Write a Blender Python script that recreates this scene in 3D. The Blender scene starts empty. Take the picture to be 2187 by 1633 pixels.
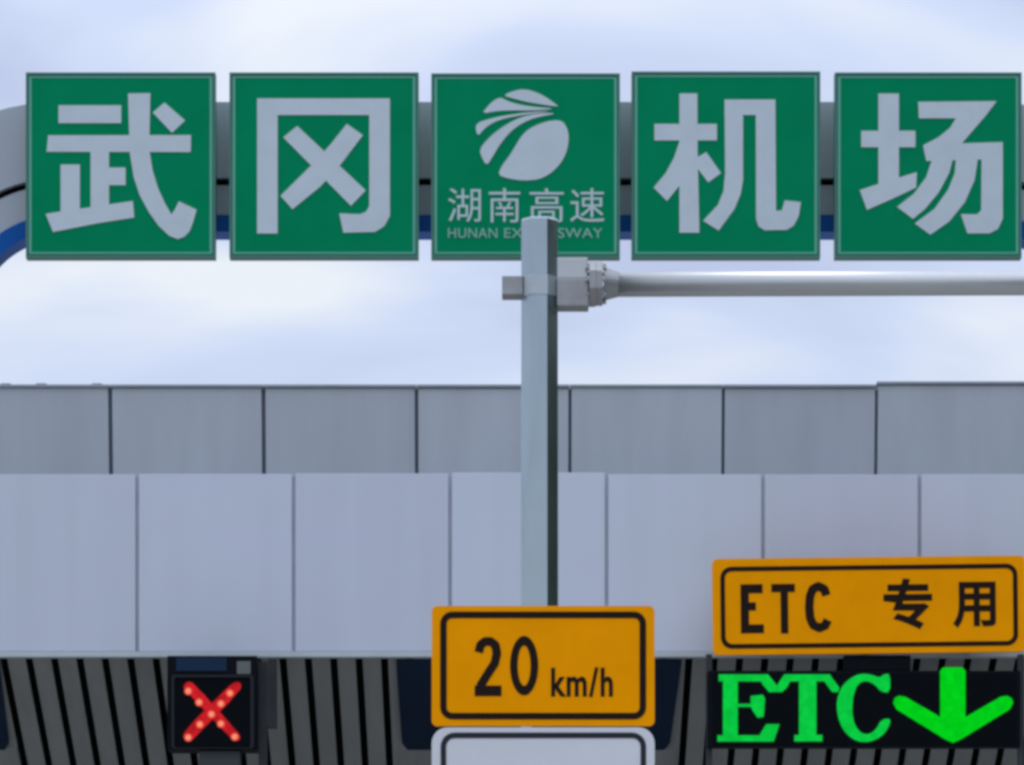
import bpy, bmesh, math, random
from mathutils import Vector, geometry
R = math.radians
random.seed(7)
scene = bpy.context.scene
C = scene.collection

# ---------------------------------------------------------------- camera
F = 8880.0            # focal length in photograph pixels (2187 wide)
CX, HY, EYE = 1093.5, 2665.0, 1.6
cam_d = bpy.data.cameras.new("camera")
cam = bpy.data.objects.new("camera", cam_d)
C.objects.link(cam)
cam.location = (0, 0, EYE)
cam.rotation_euler = (R(90), 0, 0)
cam_d.sensor_width = 36.0
cam_d.lens = F / 2187.0 * 36.0
cam_d.shift_y = (HY - 816.5) / 2187.0
cam_d.clip_start = 0.1
cam_d.clip_end = 6000
scene.camera = cam

# ---------------------------------------------------------------- light and exposure
scene.view_settings.view_transform = 'Standard'
scene.view_settings.look = 'None'
scene.view_settings.exposure = 0.0
scene.view_settings.gamma = 1.0
scene.render.filter_size = 1.5
scene.cycles.pixel_filter_type = 'BLACKMAN_HARRIS'
scene.cycles.filter_width = 3.4
SUN_EL, SUN_AZ = 58.0, -38.0      # behind the canopy and to its left
world = bpy.data.worlds.new("World")
scene.world = world
world.use_nodes = True
wn, wl = world.node_tree.nodes, world.node_tree.links
wn.clear()
wout = wn.new('ShaderNodeOutputWorld')
sky = wn.new('ShaderNodeTexSky')
sky.sky_type = 'NISHITA'
sky.sun_disc = False
sky.sun_elevation = R(SUN_EL)
sky.sun_rotation = R(SUN_AZ)
bg_sky = wn.new('ShaderNodeBackground'); bg_sky.inputs[1].default_value = 0.1
wl.new(sky.outputs[0], bg_sky.inputs[0])
tc = wn.new('ShaderNodeTexCoord')
mp = wn.new('ShaderNodeMapping'); mp.inputs['Scale'].default_value = (5.0, 5.0, 17.0)
mp.inputs['Location'].default_value = (0.417, 4.343, 3.085)
wl.new(tc.outputs['Generated'], mp.inputs[0])
nz = wn.new('ShaderNodeTexNoise')
nz.inputs['Scale'].default_value = 1.0; nz.inputs['Detail'].default_value = 4.0
nz.inputs['Roughness'].default_value = 0.42; nz.inputs['Distortion'].default_value = 0.5
wl.new(mp.outputs[0], nz.inputs[0])
cr = wn.new('ShaderNodeValToRGB')
e = cr.color_ramp.elements
e[0].position = 0.37; e[0].color = (0.53, 0.60, 0.82, 1)
e[1].position = 0.585; e[1].color = (0.88, 0.925, 0.985, 1)
m_ = e.new(0.48); m_.color = (0.66, 0.745, 0.96, 1)
wl.new(nz.outputs['Fac'], cr.inputs[0])
bg_cl = wn.new('ShaderNodeBackground'); bg_cl.inputs[1].default_value = 1.0
wl.new(cr.outputs[0], bg_cl.inputs[0])
# an overcast sky grows brighter towards the zenith
sep = wn.new('ShaderNodeSeparateXYZ'); wl.new(tc.outputs['Generated'], sep.inputs[0])
zen = wn.new('ShaderNodeMapRange')
zen.inputs['From Min'].default_value = 0.25; zen.inputs['From Max'].default_value = 1.0
zen.inputs['To Min'].default_value = 1.0; zen.inputs['To Max'].default_value = 2.1
wl.new(sep.outputs[2], zen.inputs[0]); wl.new(zen.outputs[0], bg_cl.inputs[1])
mixw = wn.new('ShaderNodeMixShader'); mixw.inputs[0].default_value = 0.90
wl.new(bg_sky.outputs[0], mixw.inputs[1]); wl.new(bg_cl.outputs[0], mixw.inputs[2])
wl.new(mixw.outputs[0], wout.inputs[0])

sun_d = bpy.data.lights.new("sun", 'SUN')
sun_d.energy = 0.6
sun_d.angle = R(14)
sun_d.color = (1.0, 0.96, 0.9)
sun = bpy.data.objects.new("sun", sun_d)
C.objects.link(sun)
az, el = R(SUN_AZ), R(SUN_EL)
sdir = Vector((math.sin(az) * math.cos(el), math.cos(az) * math.cos(el), math.sin(el)))
sun.rotation_euler = sdir.to_track_quat('Z', 'Y').to_euler()
sun.location = (-20, 40, 40)

# ---------------------------------------------------------------- helpers
def PX(x, y, Y):
    """a photograph pixel put on the upright plane at distance Y"""
    return ((x - CX) * Y / F, EYE + (HY - y) * Y / F)

def tag(o, label=None, cat=None, group=None, kind=None):
    if label: o['label'] = label
    if cat: o['category'] = cat
    if group: o['group'] = group
    if kind: o['kind'] = kind
    return o

def thing(name, loc, label, cat, group=None, rot=(0, 0, 0)):
    o = bpy.data.objects.new(name, None)
    C.objects.link(o)
    o.location = loc; o.rotation_euler = rot
    o.empty_display_size = 0.2
    return tag(o, label, cat, group)

def link(name, bm, mat, parent=None, smooth=False):
    me = bpy.data.meshes.new(name)
    bmesh.ops.remove_doubles(bm, verts=bm.verts, dist=1e-5)
    bmesh.ops.recalc_face_normals(bm, faces=bm.faces)
    bm.to_mesh(me); bm.free()
    me.materials.append(mat)
    if smooth:
        for p in me.polygons: p.use_smooth = True
    o = bpy.data.objects.new(name, me)
    C.objects.link(o)
    if parent is not None:
        root = parent
        off = Vector((0, 0, 0))
        while root is not None:
            off += root.location
            root = root.parent
        for v in me.vertices: v.co -= off
        o.parent = parent
    return o

def box(bm, x0, x1, y0, y1, z0, z1, bevel=0.0):
    r = bmesh.ops.create_cube(bm, size=1.0)
    vs = r['verts']
    for v in vs:
        v.co = Vector(((x0 + x1) / 2 + v.co.x * (x1 - x0), (y0 + y1) / 2 + v.co.y * (y1 - y0), (z0 + z1) / 2 + v.co.z * (z1 - z0)))
    if bevel > 0:
        es = list({e for v in vs for e in v.link_edges})
        bmesh.ops.bevel(bm, geom=es, offset=bevel, segments=2, affect='EDGES', profile=0.7)

def pbox(bm, x0, y0, x1, y1, Y, depth, bevel=0.0):
    """a box whose front face covers the pixel rectangle at distance Y"""
    a, b = PX(x0, y1, Y); c, d = PX(x1, y0, Y)
    box(bm, a, c, Y, Y + depth, b, d, bevel)

def prism(bm, a, b, ra, rb, n=8, phase=None, cap=True):
    """a tapered n-sided prism from point a to point b; radii are to the corners"""
    a, b = Vector(a), Vector(b)
    d = (b - a).normalized()
    q = d.to_track_quat('Z', 'Y')
    ph = math.pi / n if phase is None else phase
    ring = []
    for p, r in ((a, ra), (b, rb)):
        ring.append([bm.verts.new(p + q @ Vector((r * math.cos(ph + 2 * math.pi * k / n), r * math.sin(ph + 2 * math.pi * k / n), 0))) for k in range(n)])
    for k in range(n):
        bm.faces.new((ring[0][k], ring[0][(k + 1) % n], ring[1][(k + 1) % n], ring[1][k]))
    if cap:
        bm.faces.new(ring[0][::-1]); bm.faces.new(ring[1])

def rrect(x0, y0, x1, y1, r, n=6):
    pts = []
    for cx, cy, a0 in ((x1 - r, y0 + r, -90), (x1 - r, y1 - r, 0), (x0 + r, y1 - r, 90), (x0 + r, y0 + r, 180)):
        for k in range(n + 1):
            a = R(a0 + 90 * k / n)
            pts.append((cx + r * math.cos(a), cy + r * math.sin(a)))
    return pts

def ring_polys(outer, inner):
    n = len(outer)
    return [[outer[k], outer[(k + 1) % n], inner[(k + 1) % n], inner[k]] for k in range(n)]

def rect(x0, y0, x1, y1):
    return [(x0, y0), (x1, y0), (x1, y1), (x0, y1)]

def stroke(pts, w):
    """a polyline given width w, as one quad per segment plus a round joint"""
    out = []
    for (ax, ay), (bx, by) in zip(pts, pts[1:]):
        dx, dy = bx - ax, by - ay
        l = math.hypot(dx, dy); nx, ny = -dy / l * w / 2, dx / l * w / 2
        out.append([(ax + nx, ay + ny), (bx + nx, by + ny), (bx - nx, by - ny), (ax - nx, ay - ny)])
    for (cx, cy) in pts[1:-1]:
        out.append([(cx + w / 2 * math.cos(math.pi * k / 6), cy + w / 2 * math.sin(math.pi * k / 6)) for k in range(12)])
    return out

def disc(cx, cy, r, n=14, ry=None):
    ry = ry or r
    return [(cx + r * math.cos(2 * math.pi * k / n), cy + ry * math.sin(2 * math.pi * k / n)) for k in range(n)]

def ellipse_ring(cx, cy, rx, ry, ix, iy, n=36):
    o = [(cx + rx * math.cos(2 * math.pi * k / n), cy + ry * math.sin(2 * math.pi * k / n)) for k in range(n)]
    i = [(cx + ix * math.cos(2 * math.pi * k / n), cy + iy * math.sin(2 * math.pi * k / n)) for k in range(n)]
    return ring_polys(o, i)

def zoomed(polys, x0, y0, s):
    return [[(x0 + x / s, y0 + y / s) for x, y in p] for p in polys]

def smooth_poly(p, it=1):
    """cut the corners of a traced outline once or twice"""
    for _ in range(it):
        q = []
        for k in range(len(p)):
            (ax, ay), (bx, by) = p[k], p[(k + 1) % len(p)]
            q += [(ax * .75 + bx * .25, ay * .75 + by * .25), (ax * .25 + bx * .75, ay * .25 + by * .75)]
        p = q
    return p

def plate(bm, polys, Y, thick):
    """the union of flat outlines in pixels, cut as one plate with its front at distance Y"""
    vs, fs = [], []
    for p in polys:
        area = sum(p[k][0] * p[(k + 1) % len(p)][1] - p[(k + 1) % len(p)][0] * p[k][1] for k in range(len(p)))
        if area < 0: p = p[::-1]
        i0 = len(vs)
        vs += [Vector(q) for q in p]
        fs.append(list(range(i0, i0 + len(p))))
    v2, e2, f2, ov, oe, of = geometry.delaunay_2d_cdt(vs, [], fs, 0, 1e-4)
    keep = [f for f, o in zip(f2, of) if len(o)]
    front, back = {}, {}
    def vert(d, i, y):
        if i not in d:
            x, z = PX(v2[i][0], v2[i][1], Y)
            d[i] = bm.verts.new((x, y, z))
        return d[i]
    cnt = {}
    for f in keep:
        try:
            bm.faces.new([vert(front, i, Y) for i in f])
            bm.faces.new([vert(back, i, Y + thick) for i in reversed(f)])
        except ValueError:
            continue
        for a, b in zip(f, f[1:] + f[:1]):
            cnt[(a, b)] = cnt.get((a, b), 0) + 1
    for (a, b) in cnt:
        if (b, a) not in cnt:
            bm.faces.new((front[a], front[b], back[b], back[a]))

def plate_obj(name, polys, Y, thick, mat, parent):
    bm = bmesh.new()
    plate(bm, polys, Y, thick)
    return link(name, bm, mat, parent)

def text_obj(name, body, bbox, Y, thick, mat, parent, offset=0.0, spacing=1.0):
    """lettering in the built-in font, fitted to a pixel box"""
    cu = bpy.data.curves.new(name, 'FONT')
    cu.body = body; cu.size = 1.0; cu.offset = offset; cu.extrude = 0.01
    cu.space_character = spacing
    cu.resolution_u = 6
    to = bpy.data.objects.new(name, cu)
    C.objects.link(to)
    dg = bpy.context.evaluated_depsgraph_get()
    me = bpy.data.meshes.new_from_object(to.evaluated_get(dg))
    bpy.data.objects.remove(to); bpy.data.curves.remove(cu)
    xs = [v.co.x for v in me.vertices]; ys = [v.co.y for v in me.vertices]
    a0, a1, b0, b1 = min(xs), max(xs), min(ys), max(ys)
    x0, z0 = PX(bbox[0], bbox[3], Y); x1, z1 = PX(bbox[2], bbox[1], Y)
    bm = bmesh.new(); bm.from_mesh(me)
    bpy.data.meshes.remove(me)
    for v in bm.verts:
        v.co = Vector((x0 + (v.co.x - a0) / (a1 - a0) * (x1 - x0), Y + (0 if v.co.z > 0 else thick), z0 + (v.co.y - b0) / (b1 - b0) * (z1 - z0)))
    return link(name, bm, mat, parent)

# ---------------------------------------------------------------- materials
def mat(name, col, rough=0.5, metal=0.0, vary=0.0, scale=3.0, stretch=(1, 1, 1), bump=0.0, spec=0.5, emit=None, estr=0.0):
    m = bpy.data.materials.new(name)
    m.use_nodes = True
    n, l = m.node_tree.nodes, m.node_tree.links
    b = n['Principled BSDF']
    b.inputs['Base Color'].default_value = (*col, 1)
    b.inputs['Roughness'].default_value = rough
    b.inputs['Metallic'].default_value = metal
    b.inputs['Specular IOR Level'].default_value = spec
    if emit:
        b.inputs['Emission Color'].default_value = (*emit, 1)
        b.inputs['Emission Strength'].default_value = estr
    if emit and vary > 0:
        t = n.new('ShaderNodeTexCoord'); nz = n.new('ShaderNodeTexNoise'); nz.inputs['Scale'].default_value = scale
        l.new(t.outputs['Object'], nz.inputs[0])
        r = n.new('ShaderNodeMapRange'); r.inputs['From Min'].default_value = .3; r.inputs['From Max'].default_value = .7
        r.inputs['To Min'].default_value = estr * (1 - vary); r.inputs['To Max'].default_value = estr * (1 + vary)
        l.new(nz.outputs['Fac'], r.inputs[0]); l.new(r.outputs[0], b.inputs['Emission Strength'])
    elif vary > 0 or bump > 0:
        t = n.new('ShaderNodeTexCoord'); mp = n.new('ShaderNodeMapping')
        mp.inputs['Scale'].default_value = stretch
        l.new(t.outputs['Object'], mp.inputs[0])
        nz = n.new('ShaderNodeTexNoise'); nz.inputs['Scale'].default_value = scale
        nz.inputs['Detail'].default_value = 6.0; nz.inputs['Roughness'].default_value = 0.6
        l.new(mp.outputs[0], nz.inputs[0])
        if vary > 0:
            r = n.new('ShaderNodeMapRange')
            r.inputs['From Min'].default_value = 0.3; r.inputs['From Max'].default_value = 0.7
            r.inputs['To Min'].default_value = 1 - vary; r.inputs['To Max'].default_value = 1 + vary
            l.new(nz.outputs['Fac'], r.inputs[0])
            mx = n.new('ShaderNodeVectorMath'); mx.operation = 'SCALE'
            mx.inputs[0].default_value = col
            l.new(r.outputs[0], mx.inputs['Scale'])
            l.new(mx.outputs[0], b.inputs['Base Color'])
            r2 = n.new('ShaderNodeMapRange')
            r2.inputs['To Min'].default_value = max(0.05, rough - 0.12); r2.inputs['To Max'].default_value = min(1, rough + 0.12)
            l.new(nz.outputs['Fac'], r2.inputs[0]); l.new(r2.outputs[0], b.inputs['Roughness'])
        if bump > 0:
            bp = n.new('ShaderNodeBump'); bp.inputs['Strength'].default_value = bump; bp.inputs['Distance'].default_value = 0.01
            l.new(nz.outputs['Fac'], bp.inputs['Height']); l.new(bp.outputs[0], b.inputs['Normal'])
    return m

def panel_mat(name, col, pitch, x0, rough, vary, streak=0.022):
    """aluminium cladding whose panels differ a little from one another, with faint rain streaks"""
    m = mat(name, col, rough, 0.0, 0, spec=0.4)
    n, l = m.node_tree.nodes, m.node_tree.links
    b = n['Principled BSDF']
    g = n.new('ShaderNodeNewGeometry'); s = n.new('ShaderNodeSeparateXYZ')
    l.new(g.outputs['Position'], s.inputs[0])
    a = n.new('ShaderNodeMath'); a.operation = 'SUBTRACT'; a.inputs[1].default_value = x0
    d = n.new('ShaderNodeMath'); d.operation = 'DIVIDE'; d.inputs[1].default_value = pitch
    fl = n.new('ShaderNodeMath'); fl.operation = 'FLOOR'
    l.new(s.outputs[0], a.inputs[0]); l.new(a.outputs[0], d.inputs[0]); l.new(d.outputs[0], fl.inputs[0])
    w = n.new('ShaderNodeTexWhiteNoise'); w.noise_dimensions = '1D'
    l.new(fl.outputs[0], w.inputs['W'])
    mp = n.new('ShaderNodeMapping'); mp.inputs['Scale'].default_value = (2.2, 2.2, 0.16)
    l.new(g.outputs['Position'], mp.inputs[0])
    nz = n.new('ShaderNodeTexNoise'); nz.inputs['Scale'].default_value = 1.6; nz.inputs['Detail'].default_value = 5
    l.new(mp.outputs[0], nz.inputs[0])
    mp2 = n.new('ShaderNodeMapping'); mp2.inputs['Scale'].default_value = (0.6, 0.6, 0.9)
    l.new(g.outputs['Position'], mp2.inputs[0])
    nz2 = n.new('ShaderNodeTexNoise'); nz2.inputs['Scale'].default_value = 0.9; nz2.inputs['Detail'].default_value = 2
    l.new(mp2.outputs[0], nz2.inputs[0])
    r1 = n.new('ShaderNodeMapRange'); r1.inputs['To Min'].default_value = 1 - vary; r1.inputs['To Max'].default_value = 1 + vary
    l.new(w.outputs['Value'], r1.inputs[0])
    r2 = n.new('ShaderNodeMapRange'); r2.inputs['From Min'].default_value = .3; r2.inputs['From Max'].default_value = .7
    r2.inputs['To Min'].default_value = 1 - streak; r2.inputs['To Max'].default_value = 1 + streak
    l.new(nz.outputs['Fac'], r2.inputs[0])
    mu = n.new('ShaderNodeMath'); mu.operation = 'MULTIPLY'
    l.new(r1.outputs[0], mu.inputs[0]); l.new(r2.outputs[0], mu.inputs[1])
    hue = n.new('ShaderNodeMix'); hue.data_type = 'RGBA'
    hue.inputs['A'].default_value = (col[0] * .97, col[1] * 1.02, col[2] * .95, 1)
    hue.inputs['B'].default_value = (col[0] * 1.03, col[1] * .99, col[2] * 1.04, 1)
    l.new(nz2.outputs['Fac'], hue.inputs['Factor'])
    sc = n.new('ShaderNodeVectorMath'); sc.operation = 'SCALE'
    l.new(hue.outputs['Result'], sc.inputs[0]); l.new(mu.outputs[0], sc.inputs['Scale'])
    l.new(sc.outputs[0], b.inputs['Base Color'])
    return m

PITCH = 1.5054
LOW_X0 = PX(293, 0, 40.0)[0]
UP_X0 = PX(235, 0, 40.82)[0]
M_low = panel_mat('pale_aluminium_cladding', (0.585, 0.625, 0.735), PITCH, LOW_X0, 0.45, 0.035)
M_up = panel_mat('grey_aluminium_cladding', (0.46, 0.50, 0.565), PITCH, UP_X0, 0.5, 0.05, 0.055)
M_joint = mat('joint_sealant', (0.16, 0.18, 0.21), 0.8, vary=0.1)
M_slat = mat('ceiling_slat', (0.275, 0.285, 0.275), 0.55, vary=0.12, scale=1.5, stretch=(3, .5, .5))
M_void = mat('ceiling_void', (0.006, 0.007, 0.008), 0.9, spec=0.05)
M_navy = mat('navy_cladding', (0.006, 0.020, 0.048), 0.5, spec=0.15, vary=0.15, scale=2)
M_concrete = mat('painted_concrete', (0.34, 0.34, 0.33), 0.8, vary=0.1, scale=2.5, bump=0.2)
M_green = mat('green_sheeting', (0.0, 0.25, 0.106), 0.55, vary=0.08, scale=1.2, spec=0.03)
M_silver = mat('white_reflective_lettering', (0.56, 0.64, 0.70), 0.5, vary=0.05, scale=4)
M_frame = mat('sign_frame_aluminium', (0.05, 0.19, 0.145), 0.5, 0.1, vary=0.08)
M_steel_dark = mat('dark_steel', (0.035, 0.04, 0.047), 0.6, 0.1, vary=0.15)
M_arch = mat('arch_grey_cladding', (0.42, 0.46, 0.52), 0.5, vary=0.06, scale=1.0, stretch=(2, 2, .3))
M_blue = mat('arch_blue_cladding', (0.0, 0.095, 0.40), 0.5, spec=0.15, vary=0.08, scale=1.2)
M_galv = mat('galvanised_steel', (0.375, 0.45, 0.475), 0.22, 1.0, vary=0.08, scale=5, stretch=(1, 1, .25), bump=0.03)
M_galv_arm = mat('galvanised_arm', (0.50, 0.515, 0.52), 0.38, 0.95, vary=0.08, scale=5, stretch=(.25, 1, 1))
M_yellow = mat('yellow_sheeting', (0.98, 0.36, 0.0), 0.6, vary=0.06, scale=2.5, spec=0.03)
M_black = mat('black_lettering', (0.018, 0.010, 0.007), 0.6, spec=0.08)
M_white = mat('white_sheeting', (0.68, 0.70, 0.74), 0.42, vary=0.04, scale=2.5)
M_navyline = mat('dark_border_line', (0.025, 0.027, 0.036), 0.6, spec=0.15)
M_housing = mat('black_housing', (0.004, 0.006, 0.009), 0.7, spec=0.08, vary=0.2, scale=4)
M_screen = mat('led_panel', (0.003, 0.005, 0.007), 0.8, spec=0.06, vary=0.2, scale=30)
M_led_green = mat('green_led', (0.0, 0.03, 0.004), 0.6, spec=0, emit=(0.003, 0.55, 0.05), estr=1.0, vary=0.14, scale=14)
M_led_red = mat('red_led', (0.03, 0.001, 0.001), 0.6, spec=0, emit=(0.52, 0.012, 0.018), estr=1.0, vary=0.3, scale=9)
M_led_hot = mat('bright_red_led', (0.03, 0.01, 0.01), 0.6, spec=0, emit=(0.95, 0.30, 0.18), estr=1.0)
M_led_warm = mat('orange_red_glow', (0.03, 0.005, 0.004), 0.6, spec=0, emit=(0.78, 0.09, 0.06), estr=1.0)
M_asphalt = mat('road_concrete', (0.31, 0.305, 0.29), 0.9, vary=0.12, scale=1.5, bump=0.3)
M_ground = mat('dry_ground', (0.13, 0.13, 0.09), 0.95, vary=0.3, scale=0.05)
M_paint = mat('road_paint', (0.7, 0.7, 0.68), 0.7, vary=0.1, scale=3)
M_kerb = mat('kerb_concrete', (0.33, 0.33, 0.31), 0.85, vary=0.1, scale=2, bump=0.3)

# ---------------------------------------------------------------- setting
bm = bmesh.new()
bmesh.ops.create_grid(bm, x_segments=8, y_segments=8, size=2500)
tag(link('ground', bm, M_ground), kind='structure')
bm = bmesh.new()
box(bm, -17, 17, -60, 160, -0.2, 0.004)
tag(link('road', bm, M_asphalt), kind='structure')
bm = bmesh.new()
for lx in (-13.1, -6.43, 0.28, 6.97, 13.6):
    for k in range(14):
        y = -30 + k * 4.0
        box(bm, lx - .075, lx + .075, y, y + 2, 0.0042, 0.009)
tag(link('road_markings', bm, M_paint), kind='structure')

# unseen wooded slope, added so the post's right face reflects something dark
bm = bmesh.new()
nx, ny = 46, 60
vv = [[None] * (ny + 1) for _ in range(nx + 1)]
for i in range(nx + 1):
    for j in range(ny + 1):
        u = i / nx
        h = 42 * (1 - math.exp(-u * 4.2)) * (0.85 + .15 * math.sin(j * .55)) + (random.uniform(-1.4, 1.4) if i else 0)
        vv[i][j] = bm.verts.new((21 + 85 * u + (random.uniform(-.7, .7) if i else 0), -75 + 180 * j / ny, max(0.02, h)))
for i in range(nx):
    for j in range(ny):
        bm.faces.new((vv[i][j], vv[i + 1][j], vv[i + 1][j + 1], vv[i][j + 1]))
tag(link('unseen_hill', bm, mat('unseen_wooded_slope', (0.028, 0.045, 0.028), 0.95, vary=0.5, scale=0.9, bump=0.8)), kind='structure')

# ---------------------------------------------------------------- toll canopy
D0 = 40.0
SL = (6870 - HY) / F                      # fall of the slatted underside per metre of depth
zb = PX(0, 1402, D0)[1]; zt = PX(0, 1010, D0)[1]
X0, X1 = -13.2, 13.6
canopy = thing('toll_canopy', (0, 45, 0), 'wide grey panelled toll station canopy with a dark slatted underside', 'canopy')
bm = bmesh.new()
k0 = -6
g = 0.017
for k in range(k0, 10):
    a, b = LOW_X0 + k * PITCH, LOW_X0 + (k + 1) * PITCH
    if b < X0 or a > X1: continue
    dy = random.uniform(-.004, .004)
    box(bm, max(a + g, X0), min(b - g, X1), D0 + dy, D0 + .06, zb + .055, zt + random.uniform(-.012, .012), .008)
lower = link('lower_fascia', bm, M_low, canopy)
bm = bmesh.new()
box(bm, X0, X1, D0 + .0285, D0 + .058, zb + .02, zt - .03)
link('joint_backing', bm, mat('lower_joint', (0.40, 0.43, 0.50), 0.8, vary=0.1), lower)
bm = bmesh.new()
box(bm, X0, X1, D0 - .012, D0 + .10, zb, zb + .052, .006)
link('drip_edge', bm, mat('drip_edge_aluminium', (0.50, 0.56, 0.59), 0.5, 0.0, vary=0.06), canopy)
# upper, set back, leaning a little forward
D1 = 40.82
uz0 = PX(0, 1030, D1)[1] - .35
uz1 = PX(0, 829, D1)[1]
bm = bmesh.new()
bmj = bmesh.new()
lean = 0.16
for k in range(-7, 10):
    a, b = UP_X0 + k * PITCH, UP_X0 + (k + 1) * PITCH
    if b < X0 or a > X1: continue
    gw = .020 if k < 2 else .016
    top = uz1 + (0.030 if k >= 5 else random.uniform(-.006, .006))
    n0 = len(bm.verts)
    box(bm, max(a + gw, X0), min(b - gw, X1), 0, .06, uz0, top, .006)
    bm.verts.ensure_lookup_table()
    dy = random.uniform(-.006, .006)
    for v in bm.verts[n0:]:
        v.co.y += D1 + dy - (v.co.z - uz0) / (uz1 - uz0) * lean + lean
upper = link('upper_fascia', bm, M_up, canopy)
box(bmj, X0, X1, 0.03, .075, uz0, uz1 - .004)
for v in bmj.verts:
    v.co.y += D1 - (v.co.z - uz0) / (uz1 - uz0) * lean + lean
link('joint_backing', bmj, mat('upper_joint', (0.10, 0.12, 0.15), 0.8, vary=0.1), upper)
bm = bmesh.new()
for k in range(-7, 10):
    a, b = UP_X0 + k * PITCH, UP_X0 + (k + 1) * PITCH
    if b < X0 or a > X1: continue
    top = uz1 + (0.030 if k >= 5 else 0)
    box(bm, max(a, X0), min(b - .004, X1), D1 - .03, D1 + .22, top + .007, top + .034, .006)
for xx in (PX(12, 0, D1)[0], PX(207, 0, D1)[0], PX(88, 0, D1)[0]):
    box(bm, xx - .05, xx + .05, D1 - .01, D1 + .12, uz1 + .0345, uz1 + .05, .006)
link('coping', bm, mat('coping_metal', (0.30, 0.34, 0.38), 0.5, 0.2, vary=0.1), canopy)
# roof and back
bm = bmesh.new()
box(bm, X0, X1, D0 + .11, 56, zt - .22, zt - .1)
box(bm, X0, X1, 55.8, 56.0, zb, zt - .225)
box(bm, X0, X0 + .2, D0 + .11, 55.79, zb, zt - .225)
box(bm, X1 - .2, X1, D0 + .11, 55.79, zb, zt - .225)
link('roof_slab', bm, M_concrete, canopy)
# slatted underside falling away from the fascia
RP = 54.4 * D0 / F
GX0 = PX(4, 0, D0)[0]
GW = 0.072
DS = 3.7
bm = bmesh.new()
def slat(bm, xa, xb, d0, d1, th, up=0.0):
    pts = []
    for (x, d) in ((xa, d0), (xb, d0), (xb, d1), (xa, d1)):
        pts.append(Vector((x, D0 + .11 + d, zb + .012 + up - SL * d)))
    lo = [bm.verts.new(p) for p in pts]
    hi = [bm.verts.new(p + Vector((0, 0, th))) for p in pts]
    bm.faces.new(lo); bm.faces.new(hi[::-1])
    for k in range(4):
        bm.faces.new((lo[k], lo[(k + 1) % 4], hi[(k + 1) % 4], hi[k]))
for k in range(-60, 60):
    a = GX0 + k * RP + GW / 2; b = GX0 + (k + 1) * RP - GW / 2
    if a < X0 + .25 or b > X1 - .25: continue
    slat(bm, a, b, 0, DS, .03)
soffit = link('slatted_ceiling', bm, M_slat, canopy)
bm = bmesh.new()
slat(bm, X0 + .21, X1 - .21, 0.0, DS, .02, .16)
link('ceiling_void', bm, M_void, soffit)  # near-black sheet paints the darkness behind the slat gaps
zc = zb - SL * DS
bm = bmesh.new()
box(bm, X0 + .21, X1 - .21, D0 + .11 + DS + .01, 55.79, zc - .02, zc + .1)
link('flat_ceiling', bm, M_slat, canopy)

# ---------------------------------------------------------------- columns under the canopy
def slope_panel(bm, xa0, xb0, d0, xa1, xb1, d1, drop, th, cham=0.0):
    pts = [(xa0, d0), (xb0, d0)]
    if cham:
        pts += [(xb1, d1 - cham), (xb1 - cham * .45, d1), (xa1 + cham * .45, d1), (xa1, d1 - cham)]
    else:
        pts += [(xb1, d1), (xa1, d1)]
    P3 = [Vector((x, D0 + .11 + d, zb + .012 - SL * d - drop)) for x, d in pts]
    lo = [bm.verts.new(p) for p in P3]; hi = [bm.verts.new(p + Vector((0, 0, th))) for p in P3]
    bm.faces.new(lo); bm.faces.new(hi[::-1])
    for k in range(len(P3)):
        bm.faces.new((lo[k], lo[(k + 1) % len(P3)], hi[(k + 1) % len(P3)], hi[k]))
colx = PX(1151, 0, D0)[0]
half = (1457 - 846) / 2 * D0 / F
def column(x, label):
    t = thing('canopy_column', (x, D0 + 2.4, 0), label, 'column', 'columns holding up the toll canopy')
    bm = bmesh.new()
    slope_panel(bm, x - half, x + half, .02, x - half + .02, x + half - .06, 1.42, .05, .048, .12)
    link('head_panel', bm, M_navy, t)
    bm = bmesh.new()
    slope_panel(bm, x - half, x + half, 1.44, x - half, x + half, 3.6, .02, .018)
    link('apron_panel', bm, M_slat, t)
    bm = bmesh.new()
    box(bm, x - .5, x + .5, D0 + 2.0, D0 + 3.0, 0.18, zb - SL * 1.9 - .03, .02)
    link('shaft', bm, M_concrete, t)
    bm = bmesh.new()
    box(bm, x - .62, x + .62, D0 + 1.88, D0 + 3.12, 0.0, .175, .02)
    link('base', bm, M_kerb, t)
    return t
column(colx, 'canopy column with a navy head panel behind the yellow speed limit sign')
column(colx - 1462 * D0 / F, 'canopy column with a navy head panel cut off by the left edge')

# ---------------------------------------------------------------- arch over the canopy
DA = 41.75
def arch_path(r, n=20):
    """px outline of one edge of the arch: left foot, round corner, top, round corner, right foot"""
    base = 1075
    p = [(125 - r, base)]
    p += [(125 - r * math.cos(math.pi / 2 * k / n), 677 - r * math.sin(math.pi / 2 * k / n)) for k in range(n + 1)]
    p += [(2112 + r * math.sin(math.pi / 2 * k / n), 677 - r * math.cos(math.pi / 2 * k / n)) for k in range(n + 1)]
    p += [(2112 + r, base)]
    return p
def arch_band(name, ro, ri, Y, depth, m, parent):
    o, i = arch_path(ro), arch_path(ri)
    polys = [[o[k], o[k + 1], i[k + 1], i[k]] for k in range(len(o) - 1)]
    bm = bmesh.new()
    plate(bm, polys, Y, depth)
    return link(name, bm, m, parent)
arch = thing('gateway_arch', (0, DA, zt - .1), 'large round cornered arch of grey cladding with a blue inner edge, behind the green signs', 'arch')
arch_band('outer_cladding', 459, 297, DA, .30, M_arch, arch)
arch_band('dark_groove', 297, 281, DA + .08, .2, M_void, arch)  # recessed band in near-black
arch_band('middle_cladding', 281, 218, DA + .03, .26, M_arch, arch)
arch_band('blue_trim', 218, 182, DA - .02, .34, M_blue, arch)

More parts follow.
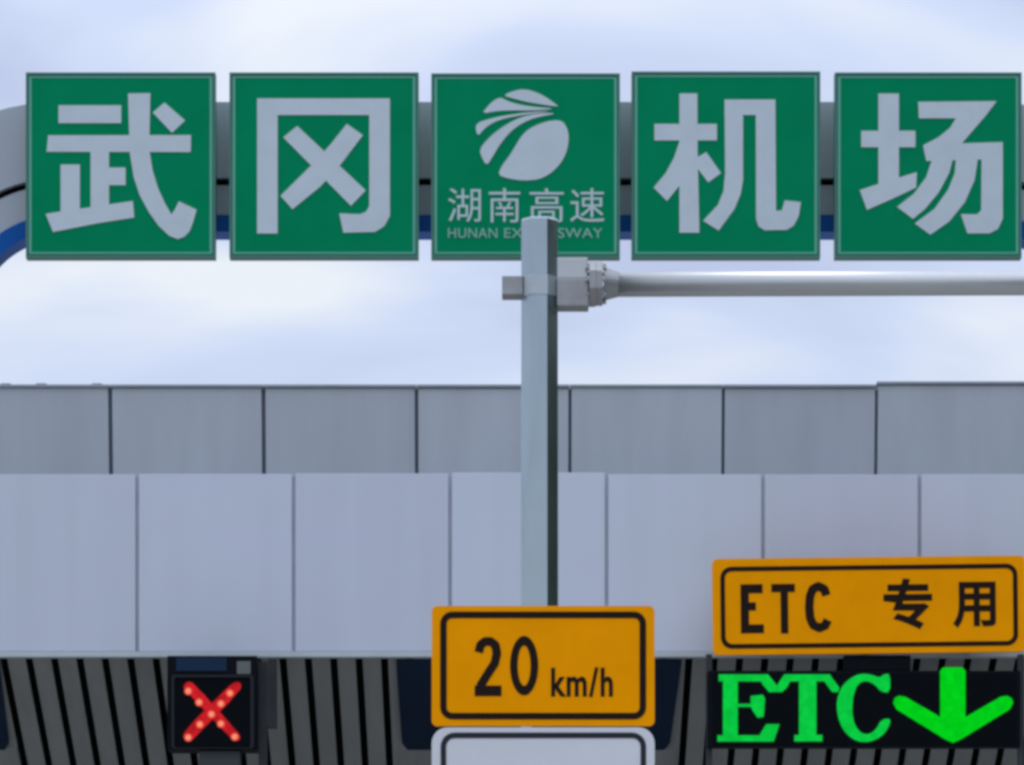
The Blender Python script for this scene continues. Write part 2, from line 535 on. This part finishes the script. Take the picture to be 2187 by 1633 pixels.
# ---------------------------------------------------------------- green signs on the arch
DG = 41.35
def Z(polys, region, w):
    s = w / (region[2] - region[0])
    return zoomed(polys, region[0], region[1], s)
glyph_wu = Z([
    rect(425, 358, 880, 487), [(350, 576), (1388, 574), (1385, 697), (338, 695)],
    [(930, 272), (1092, 270), (1086, 560), (1088, 700), (1108, 830), (1148, 960), (1198, 1070), (1245, 1150), (1268, 1120), (1300, 1055), (1428, 1115), (1405, 1200), (1378, 1270), (1340, 1312), (1290, 1328), (1230, 1305), (1150, 1230), (1080, 1130), (1015, 1010), (972, 880), (942, 700)],
    [(1195, 338), (1345, 468), (1250, 558), (1110, 410)],
    rect(440, 788, 580, 1142), rect(658, 688, 792, 1112), rect(780, 810, 912, 937),
    [(332, 1146), (430, 1130), (965, 1052), (975, 1172), (700, 1215), (385, 1277)]], (0, 120, 500, 600), 1701)
glyph_gang = Z([
    rect(303, 308, 452, 1288), rect(303, 308, 1268, 428),
    [(1118, 308), (1268, 308), (1268, 1160), (1228, 1235), (1160, 1277), (930, 1282), (900, 1142), (1050, 1148), (1095, 1130), (1118, 1090)],
    [(595, 508), (1092, 975), (985, 1087), (493, 590)],
    [(955, 493), (1072, 575), (900, 800), (760, 950), (560, 1112), (473, 1015), (690, 800), (830, 650)]], (460, 120, 930, 600), 1599)
glyph_ji = Z([
    [(480, 272), (610, 272), (612, 700), (625, 1282), (480, 1282)], rect(298, 493, 752, 612),
    [(488, 600), (612, 650), (560, 800), (480, 940), (390, 1052), (293, 955), (380, 850), (440, 740)],
    [(675, 698), (782, 850), (690, 917), (600, 800), (600, 740)],
    [(808, 316), (942, 330), (942, 900), (925, 1000), (880, 1110), (765, 1267), (653, 1195), (760, 1080), (800, 980), (812, 850)],
    rect(808, 316, 1177, 428),
    [(1035, 330), (1177, 330), (1182, 1125), (1225, 1120), (1245, 1048), (1362, 1060), (1347, 1160), (1312, 1230), (1260, 1262), (1100, 1264), (1055, 1237), (1037, 1180)]], (1310, 120, 1790, 600), 1633)
glyph_chang = Z([
    rect(463, 273, 612, 930), rect(338, 543, 732, 662),
    [(328, 973), (480, 923), (742, 843), (737, 955), (600, 1020), (380, 1117)],
    [(753, 333), (1322, 328), (1228, 452), (758, 452)],
    [(1040, 430), (1245, 430), (1080, 622), (1000, 722), (810, 757), (788, 648), (900, 590), (985, 520)],
    [(860, 640), (1367, 625), (1367, 747), (810, 762)],
    [(1213, 700), (1367, 630), (1367, 1180), (1332, 1255), (1270, 1287), (1110, 1287), (1063, 1148), (1180, 1150), (1210, 1120)],
    [(858, 735), (1007, 735), (977, 850), (902, 990), (802, 1110), (715, 1182), (598, 1095), (720, 1000), (810, 880)],
    [(1028, 735), (1187, 735), (1162, 900), (1092, 1060), (980, 1200), (840, 1297), (728, 1215), (870, 1110), (970, 970), (1018, 850)]], (1740, 120, 2187, 600), 1521)
logo = Z([smooth_poly(p) for p in [
    [(1590, 535), (1655, 650), (1670, 760), (1652, 900), (1600, 1030), (1510, 1150), (1400, 1240), (1270, 1297), (1080, 1312), (900, 1287), (750, 1240), (800, 1120), (900, 990), (980, 860), (1050, 740), (1150, 640), (1300, 570), (1450, 530)],
    [(605, 1120), (540, 1010), (510, 910), (600, 790), (720, 680), (880, 570), (1050, 490), (1250, 440), (1530, 435), (1300, 480), (1130, 530), (980, 620), (870, 720), (770, 850), (680, 1000)],
    [(490, 735), (460, 640), (478, 565), (640, 510), (850, 465), (1150, 425), (1480, 405), (1100, 455), (850, 500), (680, 560), (570, 640)],
    [(540, 445), (620, 345), (700, 270), (785, 230), (880, 285), (1050, 332), (1250, 360), (1510, 380), (1200, 402), (950, 400), (750, 405)],
    [(815, 208), (950, 150), (1070, 125), (1200, 148), (1350, 213), (1500, 320), (1540, 355), (1300, 320), (1100, 285), (950, 245)]]], (940, 170, 1300, 400), 2187)

def green_sign(bbox, glyphs, label, rise=0.0):
    x0, y0, x1, y1 = bbox
    bx, bz = PX((x0 + x1) / 2, y1, DG)
    t = thing('green_sign', (bx, DG + .07, bz), label, 'sign', 'green boards on the arch')
    board = rect(x0 + 5, y0 + 5, x1 - 5, y1 - 5)
    bm = bmesh.new(); plate(bm, [board], DG, .11)
    link('sign_board', bm, M_green, t)
    outer, inner = rect(x0, y0, x1, y1), rect(x0 + 5, y0 + 5, x1 - 5, y1 - 5)
    bm = bmesh.new(); plate(bm, ring_polys(outer, inner), DG - .012, .14)
    link('sign_frame', bm, M_frame, t)
    o2, i2 = rect(x0 + 7, y0 + 8, x1 - 7, y1 - 8), rect(x0 + 12, y0 + 11.5, x1 - 12, y1 - 11.5)
    bm = bmesh.new(); plate(bm, ring_polys(o2, i2), DG - .004, .0035)
    link('border_line', bm, mat('green_border_line', (0.13, 0.42, 0.34), 0.5), t)
    if glyphs:
        plate_obj('lettering', glyphs, DG - .009, .0085, M_silver, t)
    for yy in (y0 + 95, y1 - 95):
        for xx in (x0 + 70, x1 - 70):
            bm = bmesh.new()
            pbox(bm, xx - 9, yy - 16, xx + 9, yy + 16, DG + .13, DA - DG - .13)
            link('bracket', bm, M_steel_dark, t)
    return t
green_sign((55, 155, 460, 550), glyph_wu, 'green square sign with the character 武')
green_sign((490, 155, 894, 550), glyph_gang, 'green square sign with the character 冈')
s3 = green_sign((921, 157, 1324, 550), None, 'green square sign with a round white emblem above small lettering')
plate_obj('emblem', logo, DG - .009, .0085, M_silver, s3)
for ch, bb in (('湖', (957, 402, 1027, 474)), ('南', (1044, 402, 1111, 475)), ('高', (1131, 402, 1204, 475)), ('速', (1218, 402, 1291, 474))):
    text_obj('character', ch, bb, DG - .009, .0085, mat('small_white_lettering', (0.50, 0.62, 0.65), 0.5), s3, 0.0)
M_thin = mat('thin_white_lettering', (0.26, 0.50, 0.44), 0.5)
text_obj('lettering', 'HUNAN', (957, 487, 1062, 508), DG - .009, .0085, M_thin, s3, 0.0, 1.05)
text_obj('lettering', 'EXPRESSWAY', (1077, 487, 1287, 508), DG - .009, .0085, M_thin, s3, 0.0, 1.05)
green_sign((1349, 153, 1752, 550), glyph_ji, 'green square sign with the character 机')
green_sign((1783, 155, 2182, 550), glyph_chang, 'green square sign with the character 场')

# ---------------------------------------------------------------- steel post with its arm
DP = 22.5
S = DP / F
px0, pz_top = PX(1152.5, 466, DP)
RC = 39.5 * S / math.cos(math.pi / 8)
post = thing('steel_post', (px0, DP + .1, 0), 'tall galvanised eight sided post with a long arm to the right', 'post')
yc = DP + .1
bm = bmesh.new()
prism(bm, (px0, yc, 0.03), (px0, yc, pz_top), RC * 1.06, RC * .985)
link('shaft', bm, M_galv, post)
bm = bmesh.new()
prism(bm, (px0, yc, pz_top + .0005), (px0, yc, pz_top + .012), RC * .985, RC * .93)
link('cap', bm, M_galv, post)
bm = bmesh.new()
box(bm, px0 - .24, px0 + .24, yc - .24, yc + .24, 0.005, .03, .004)
for sx in (-1, 1):
    for sy in (-1, 1):
        prism(bm, (px0 + sx * .18, yc + sy * .18, .0305), (px0 + sx * .18, yc + sy * .18, .07), .02, .02, 6)
link('base_plate', bm, M_galv, post)
ax0, az = PX(1320, 598.5, DP)
bm = bmesh.new()
prism(bm, (ax0 - .01, yc, az), (ax0 + 3.9, yc, az + .012), 26.0 * S, 25.0 * S, 32)
arm = link('arm', bm, M_galv_arm, post)
for p in arm.data.polygons: p.use_smooth = len(p.vertices) == 4
bm = bmesh.new()
prism(bm, (ax0 + 3.901, yc, az + .012), (ax0 + 3.92, yc, az + .012), 25.0 * S, 22 * S, 32)
link('arm_cap', bm, M_galv_arm, arm)
M_clamp = mat('dark_galvanised_clamp', (0.32, 0.33, 0.335), 0.42, 0.85, vary=0.15, scale=9)  # steel with a darker base than the arm
# clamp: collar, stub at the left, bracket box and flanges at the right
bm = bmesh.new()
za = PX(0, 628, DP)[1]; zb2 = PX(0, 586, DP)[1]
prism(bm, (px0, yc, za), (px0, yc, zb2), RC + .006, RC + .006)
clamp = link('clamp_collar', bm, mat('pale_galvanised_collar', (0.46, 0.52, 0.55), 0.4, 0.7, vary=0.1), post)
bm = bmesh.new()
x, z = PX(1072, 626, DP); x2, z2 = PX(1112, 586, DP)
box(bm, x, x2 + .012, yc - .07, yc + .07, z, z2, .006)
link('clamp_stub', bm, M_clamp, clamp)
bm = bmesh.new()
x, z = PX(1190, 651, DP); x2, z2 = PX(1258, 592, DP)
box(bm, x, x2, yc - .075, yc + .075, z, z2, .008)
link('arm_socket', bm, M_clamp, clamp)
bm = bmesh.new()
x, z = PX(1190, 591, DP); x2, z2 = PX(1256, 545, DP)
box(bm, x, x2, yc - .055, yc + .055, z, z2, .008)
link('gusset', bm, M_galv_arm, clamp)
fz = PX(0, 597, DP)[1]
for xa, r in ((1259, 49), (1273.6, 47)):
    bm = bmesh.new()
    xx = PX(xa, 0, DP)[0]
    prism(bm, (xx, yc, fz), (xx + 14 * S, yc, fz), r * S, r * S, 8)
    fl = link('flange', bm, M_clamp, post)
    for k in range(8):
        a = math.pi / 4 * k
        bm = bmesh.new()
        c = Vector((xx, yc + 39 * S * math.cos(a), fz + 39 * S * math.sin(a)))
        if xa > 1270: prism(bm, c + Vector((14.2 * S, 0, 0)), c + Vector((22 * S, 0, 0)), .012, .012, 6)
        else: prism(bm, c - Vector((8 * S, 0, 0)), c - Vector((.2 * S, 0, 0)), .012, .012, 6)
        link('bolt', bm, M_clamp, fl)
bm = bmesh.new()
prism(bm, (PX(1290.5, 0, DP)[0], yc, fz), (PX(1322, 0, DP)[0], yc, az), 36 * S, 26.3 * S, 24)
link('arm_collar', bm, M_clamp, arm)

# ---------------------------------------------------------------- signs on the post
DSN = DP - .06
def post_sign(name, bbox, rad, line_box, line_w, line_r, m, ml, label, cat):
    x0, y0, x1, y1 = bbox
    bx, bz = PX((x0 + x1) / 2, y1, DSN)
    t = thing(name, (bx, DSN + .01, bz), label, cat)
    bm = bmesh.new(); plate(bm, [rrect(x0, y0, x1, y1, rad)], DSN, .022)
    link('sign_board', bm, m, t)
    a = line_box
    bm = bmesh.new()
    plate(bm, ring_polys(rrect(*a, line_r), rrect(a[0] + line_w, a[1] + line_w, a[2] - line_w, a[3] - line_w, max(4, line_r - line_w))), DSN - .003, .0028)
    link('border_line', bm, ml, t)
    h = y1 - y0
    for yy in (y0 + h * .25, y0 + h * .75):
        bm = bmesh.new()
        x, z = PX(x0 + 30, yy + 10, DSN); x2, z2 = PX(x1 - 30, yy - 10, DSN)
        box(bm, x, x2, DSN + .0225, DSN + .055, z, z2)
        prism(bm, (px0, yc, z), (px0, yc, z2), RC + .012, RC + .012, 8)
        link('mounting_rail', bm, M_galv, t)
    return t
spd = post_sign('speed_sign', (922, 1293, 1398, 1549), 12, (940, 1305, 1380, 1535), 14, 26, M_yellow, M_black,
                'yellow speed limit sign reading 20 km/h on the steel post', 'sign')
reg = (880, 1260, 1440, 1633)
num = stroke([(556, 515), (572, 452), (610, 424), (655, 424), (695, 455), (708, 525), (690, 605), (625, 705), (575, 785), (560, 850)], 72) + [rect(522, 792, 746, 880)]
num += ellipse_ring(935, 626, 118, 248, 54, 168)
plate_obj('digits', Z(num, reg, 2187), DSN - .003, .0028, M_black, spd)
text_obj('unit_lettering', 'km/h', (1177, 1424, 1309, 1487), DSN - .003, .0028, M_black, spd, 0.026, 1.14)
post_sign('lane_sign', (922, 1552, 1398, 2010), 34, (941, 1563, 1380, 1996), 12, 30, M_white, M_navyline,
          'white blank topped sign with a dark rounded border under the yellow speed sign', 'sign')

# ---------------------------------------------------------------- yellow lane sign and its display
DE = 39.3
ebx, ebz = PX(1857, 1394, DE)
etc = thing('lane_sign', (ebx, DE + .02, ebz), 'long yellow sign reading ETC 专用 above the green display', 'sign', rot=(0, R(-.65), 0))
bm = bmesh.new(); plate(bm, [rrect(1523, 1189, 2191, 1394, 12)], DE, .05)
link('sign_board', bm, M_yellow, etc)
o = (1540, 1206, 2175, 1381)
bm = bmesh.new(); plate(bm, ring_polys(rrect(*o, 24), rrect(o[0] + 10, o[1] + 10, o[2] - 10, o[3] - 10, 15)), DE - .004, .0038)
link('border_line', bm, M_black, etc)
letters = [rect(80, 83, 142, 448), rect(80, 83, 245, 150), rect(80, 218, 194, 278), rect(80, 382, 252, 448),
           rect(310, 83, 486, 144), rect(378, 83, 434, 452)]
letters += stroke([(720, 172), (705, 125), (660, 103), (618, 125), (597, 180), (591, 260), (597, 340), (620, 392), (665, 414), (708, 396), (727, 355)], 64)
plate_obj('lettering', Z(letters, (1560, 1220, 2187, 1400), 2187), DE - .004, .0038, M_black, etc)
text_obj('character', '专', (1888, 1235, 1992, 1344), DE - .004, .0038, M_black, etc, 0.03)
text_obj('character', '用', (2036, 1244, 2128, 1342), DE - .004, .0038, M_black, etc, 0.028)
for xx in (1640, 1857, 2080):
    bm = bmesh.new()
    pbox(bm, xx - 10, 1230, xx + 10, 1370, DE + .0505, D0 - .02 - DE - .0505)
    link('bracket', bm, M_steel_dark, etc)

DL = 39.32
lbx, lbz = PX(1850, 1596, DL)
led = thing('lane_display', (lbx, DL + .1, lbz), 'black lane display with green letters ETC and a green down arrow', 'display')
bm = bmesh.new()
pbox(bm, 1512, 1431, 2180, 1594, DL, .16, .008)
link('housing', bm, M_housing, led)
bm = bmesh.new()
plate(bm, [rrect(1521, 1437, 2172, 1589, 4)], DL - .006, .0055)
link('screen', bm, M_screen, led)
for xa, xb in ((1508, 1521), (2174, 2187)):
    bm = bmesh.new()
    pbox(bm, xa, 1396, xb, 1640, DL + .17, .06)
    link('hanger_bar', bm, M_steel_dark, led)
bm = bmesh.new()
pbox(bm, 1802, 1398, 1945, 1430, DL + .03, .10, .004)
link('hanger_box', bm, M_housing, led)
txt = [rect(445, 163, 530, 540), rect(420, 160, 705, 200),
       [(650, 165), (705, 160), (765, 235), (760, 262), (712, 262), (672, 215)],
       rect(528, 330, 620, 348), [(605, 285), (675, 278), (688, 300), (680, 405), (645, 410), (618, 370), (605, 345)],
       rect(413, 512, 738, 548), [(650, 520), (695, 448), (772, 448), (738, 548), (660, 548)],
       rect(800, 160, 1065, 200), [(800, 160), (850, 165), (815, 235), (785, 262), (742, 262), (750, 235)],
       rect(885, 163, 985, 542), rect(858, 510, 1020, 547),
       [(1015, 165), (1062, 160), (1118, 238), (1112, 262), (1078, 262), (1040, 212)],
       [(1412, 158), (1412, 265), (1360, 262), (1322, 215), (1268, 195), (1225, 215), (1200, 275), (1192, 350), (1197, 420), (1217, 470), (1250, 503), (1290, 507), (1330, 480), (1362, 420), (1418, 415), (1402, 470), (1362, 520), (1290, 553), (1220, 547), (1160, 507), (1120, 442), (1101, 350), (1113, 270), (1143, 215), (1198, 172), (1250, 155), (1310, 163), (1350, 180), (1378, 158)]]
arw = [[(1718, 120), (1832, 120), (1848, 140), (1848, 480), (1702, 480), (1702, 140)],
       [(1430, 325), (1438, 298), (1462, 284), (1500, 290), (1712, 412), (1776, 455), (1776, 556), (1730, 535), (1450, 362)],
       [(2124, 325), (2116, 298), (2090, 284), (2052, 290), (1840, 412), (1775, 455), (1775, 556), (1822, 535), (2104, 362)],
       rect(1712, 410, 1840, 520)]
reg = (1380, 1380, 2187, 1633)
plate_obj('lit_lettering', Z(txt[:-1] + [smooth_poly(txt[-1])], reg, 2187), DL - .010, .0035, M_led_green, led)
plate_obj('lit_arrow', Z(arw, reg, 2187), DL - .010, .0035, mat('bright_green_led', (0.0, 0.03, 0.002), 0.6, spec=0, emit=(0.0005, 0.60, 0.009), estr=1.0, vary=0.12, scale=14), led)

# ---------------------------------------------------------------- red cross lane signal
DR = 39.2
rbx, _ = PX(455, 0, DR)
sig = thing('lane_signal', (rbx, DR + .2, 0), 'black lane signal box with a lit red cross on its post', 'traffic signal')
bm = bmesh.new()
pbox(bm, 357, 1399, 549, 1599, DR, .34, .012)
link('housing', bm, M_housing, sig)
bm = bmesh.new()
pbox(bm, 376, 1403, 484, 1432, DR - .010, .0095, .003)
link('top_plate', bm, mat('navy_plate', (0.010, 0.028, 0.065), 0.6, vary=0.1, spec=0.1), sig)
bm = bmesh.new()
pbox(bm, 506, 1411, 535, 1438, DR - .016, .0155, .003)
link('gap_patch', bm, mat('grey_gap_fill', (0.14, 0.15, 0.15), 0.6, vary=0.15, spec=0.2), sig)  # added grey plate stands in for a gap beside the top plate
bm = bmesh.new()
plate(bm, [rrect(374, 1446, 532, 1594, 6)], DR - .006, .0055)
link('screen', bm, M_screen, sig)
bm = bmesh.new()
plate(bm, ring_polys(rrect(366, 1440, 542, 1597, 6), rrect(372, 1445, 535, 1595, 5)), DR - .02, .0195)
link('screen_frame', bm, mat('black_frame_paint', (0.018, 0.021, 0.026), 0.6, spec=0.15), sig)
Zr = (340, 1380, 620, 1633)
cross = [[(395, 478), (470, 498), (1065, 1155), (1128, 1255), (1062, 1305), (978, 1250), (382, 618), (324, 545)],
         [(1052, 478), (1134, 504), (1112, 608), (510, 1228), (420, 1312), (328, 1266), (352, 1152), (942, 562)]]
plate_obj('lit_cross', Z([smooth_poly(p) for p in cross], Zr, 1807), DR - .010, .0035, M_led_red, sig)
dots = [(400, 610), (550, 765), (975, 640), (850, 785), (720, 930), (560, 1070), (400, 1250), (850, 1060), (1040, 1240)]
for x, y in dots:
    d = plate_obj('diode_glow', Z([disc(x, y, 56)], Zr, 1807), DR - .0145, .004, M_led_warm, sig)  # mid-tone emissive disc paints the soft glow around each core
    plate_obj('diode_core', Z([disc(x, y, 34)], Zr, 1807), DR - .0170, .002, M_led_hot, d)
bm = bmesh.new()
pbox(bm, 552, 1411, 571, 1640, DR + .10, .03)
pbox(bm, 572, 1405, 591, 1553, DR + .09, .08, .004)
link('side_bracket', bm, mat('side_bracket_metal', (0.03, 0.033, 0.036), 0.6, vary=0.2, spec=0.15), sig)
bm = bmesh.new()
x, z = PX(424, 1600, DR); x2, _ = PX(512, 0, DR)
box(bm, x, x2, DR + .05, DR + .3, 0.0, z - .001, .01)
link('post', bm, M_steel_dark, sig)
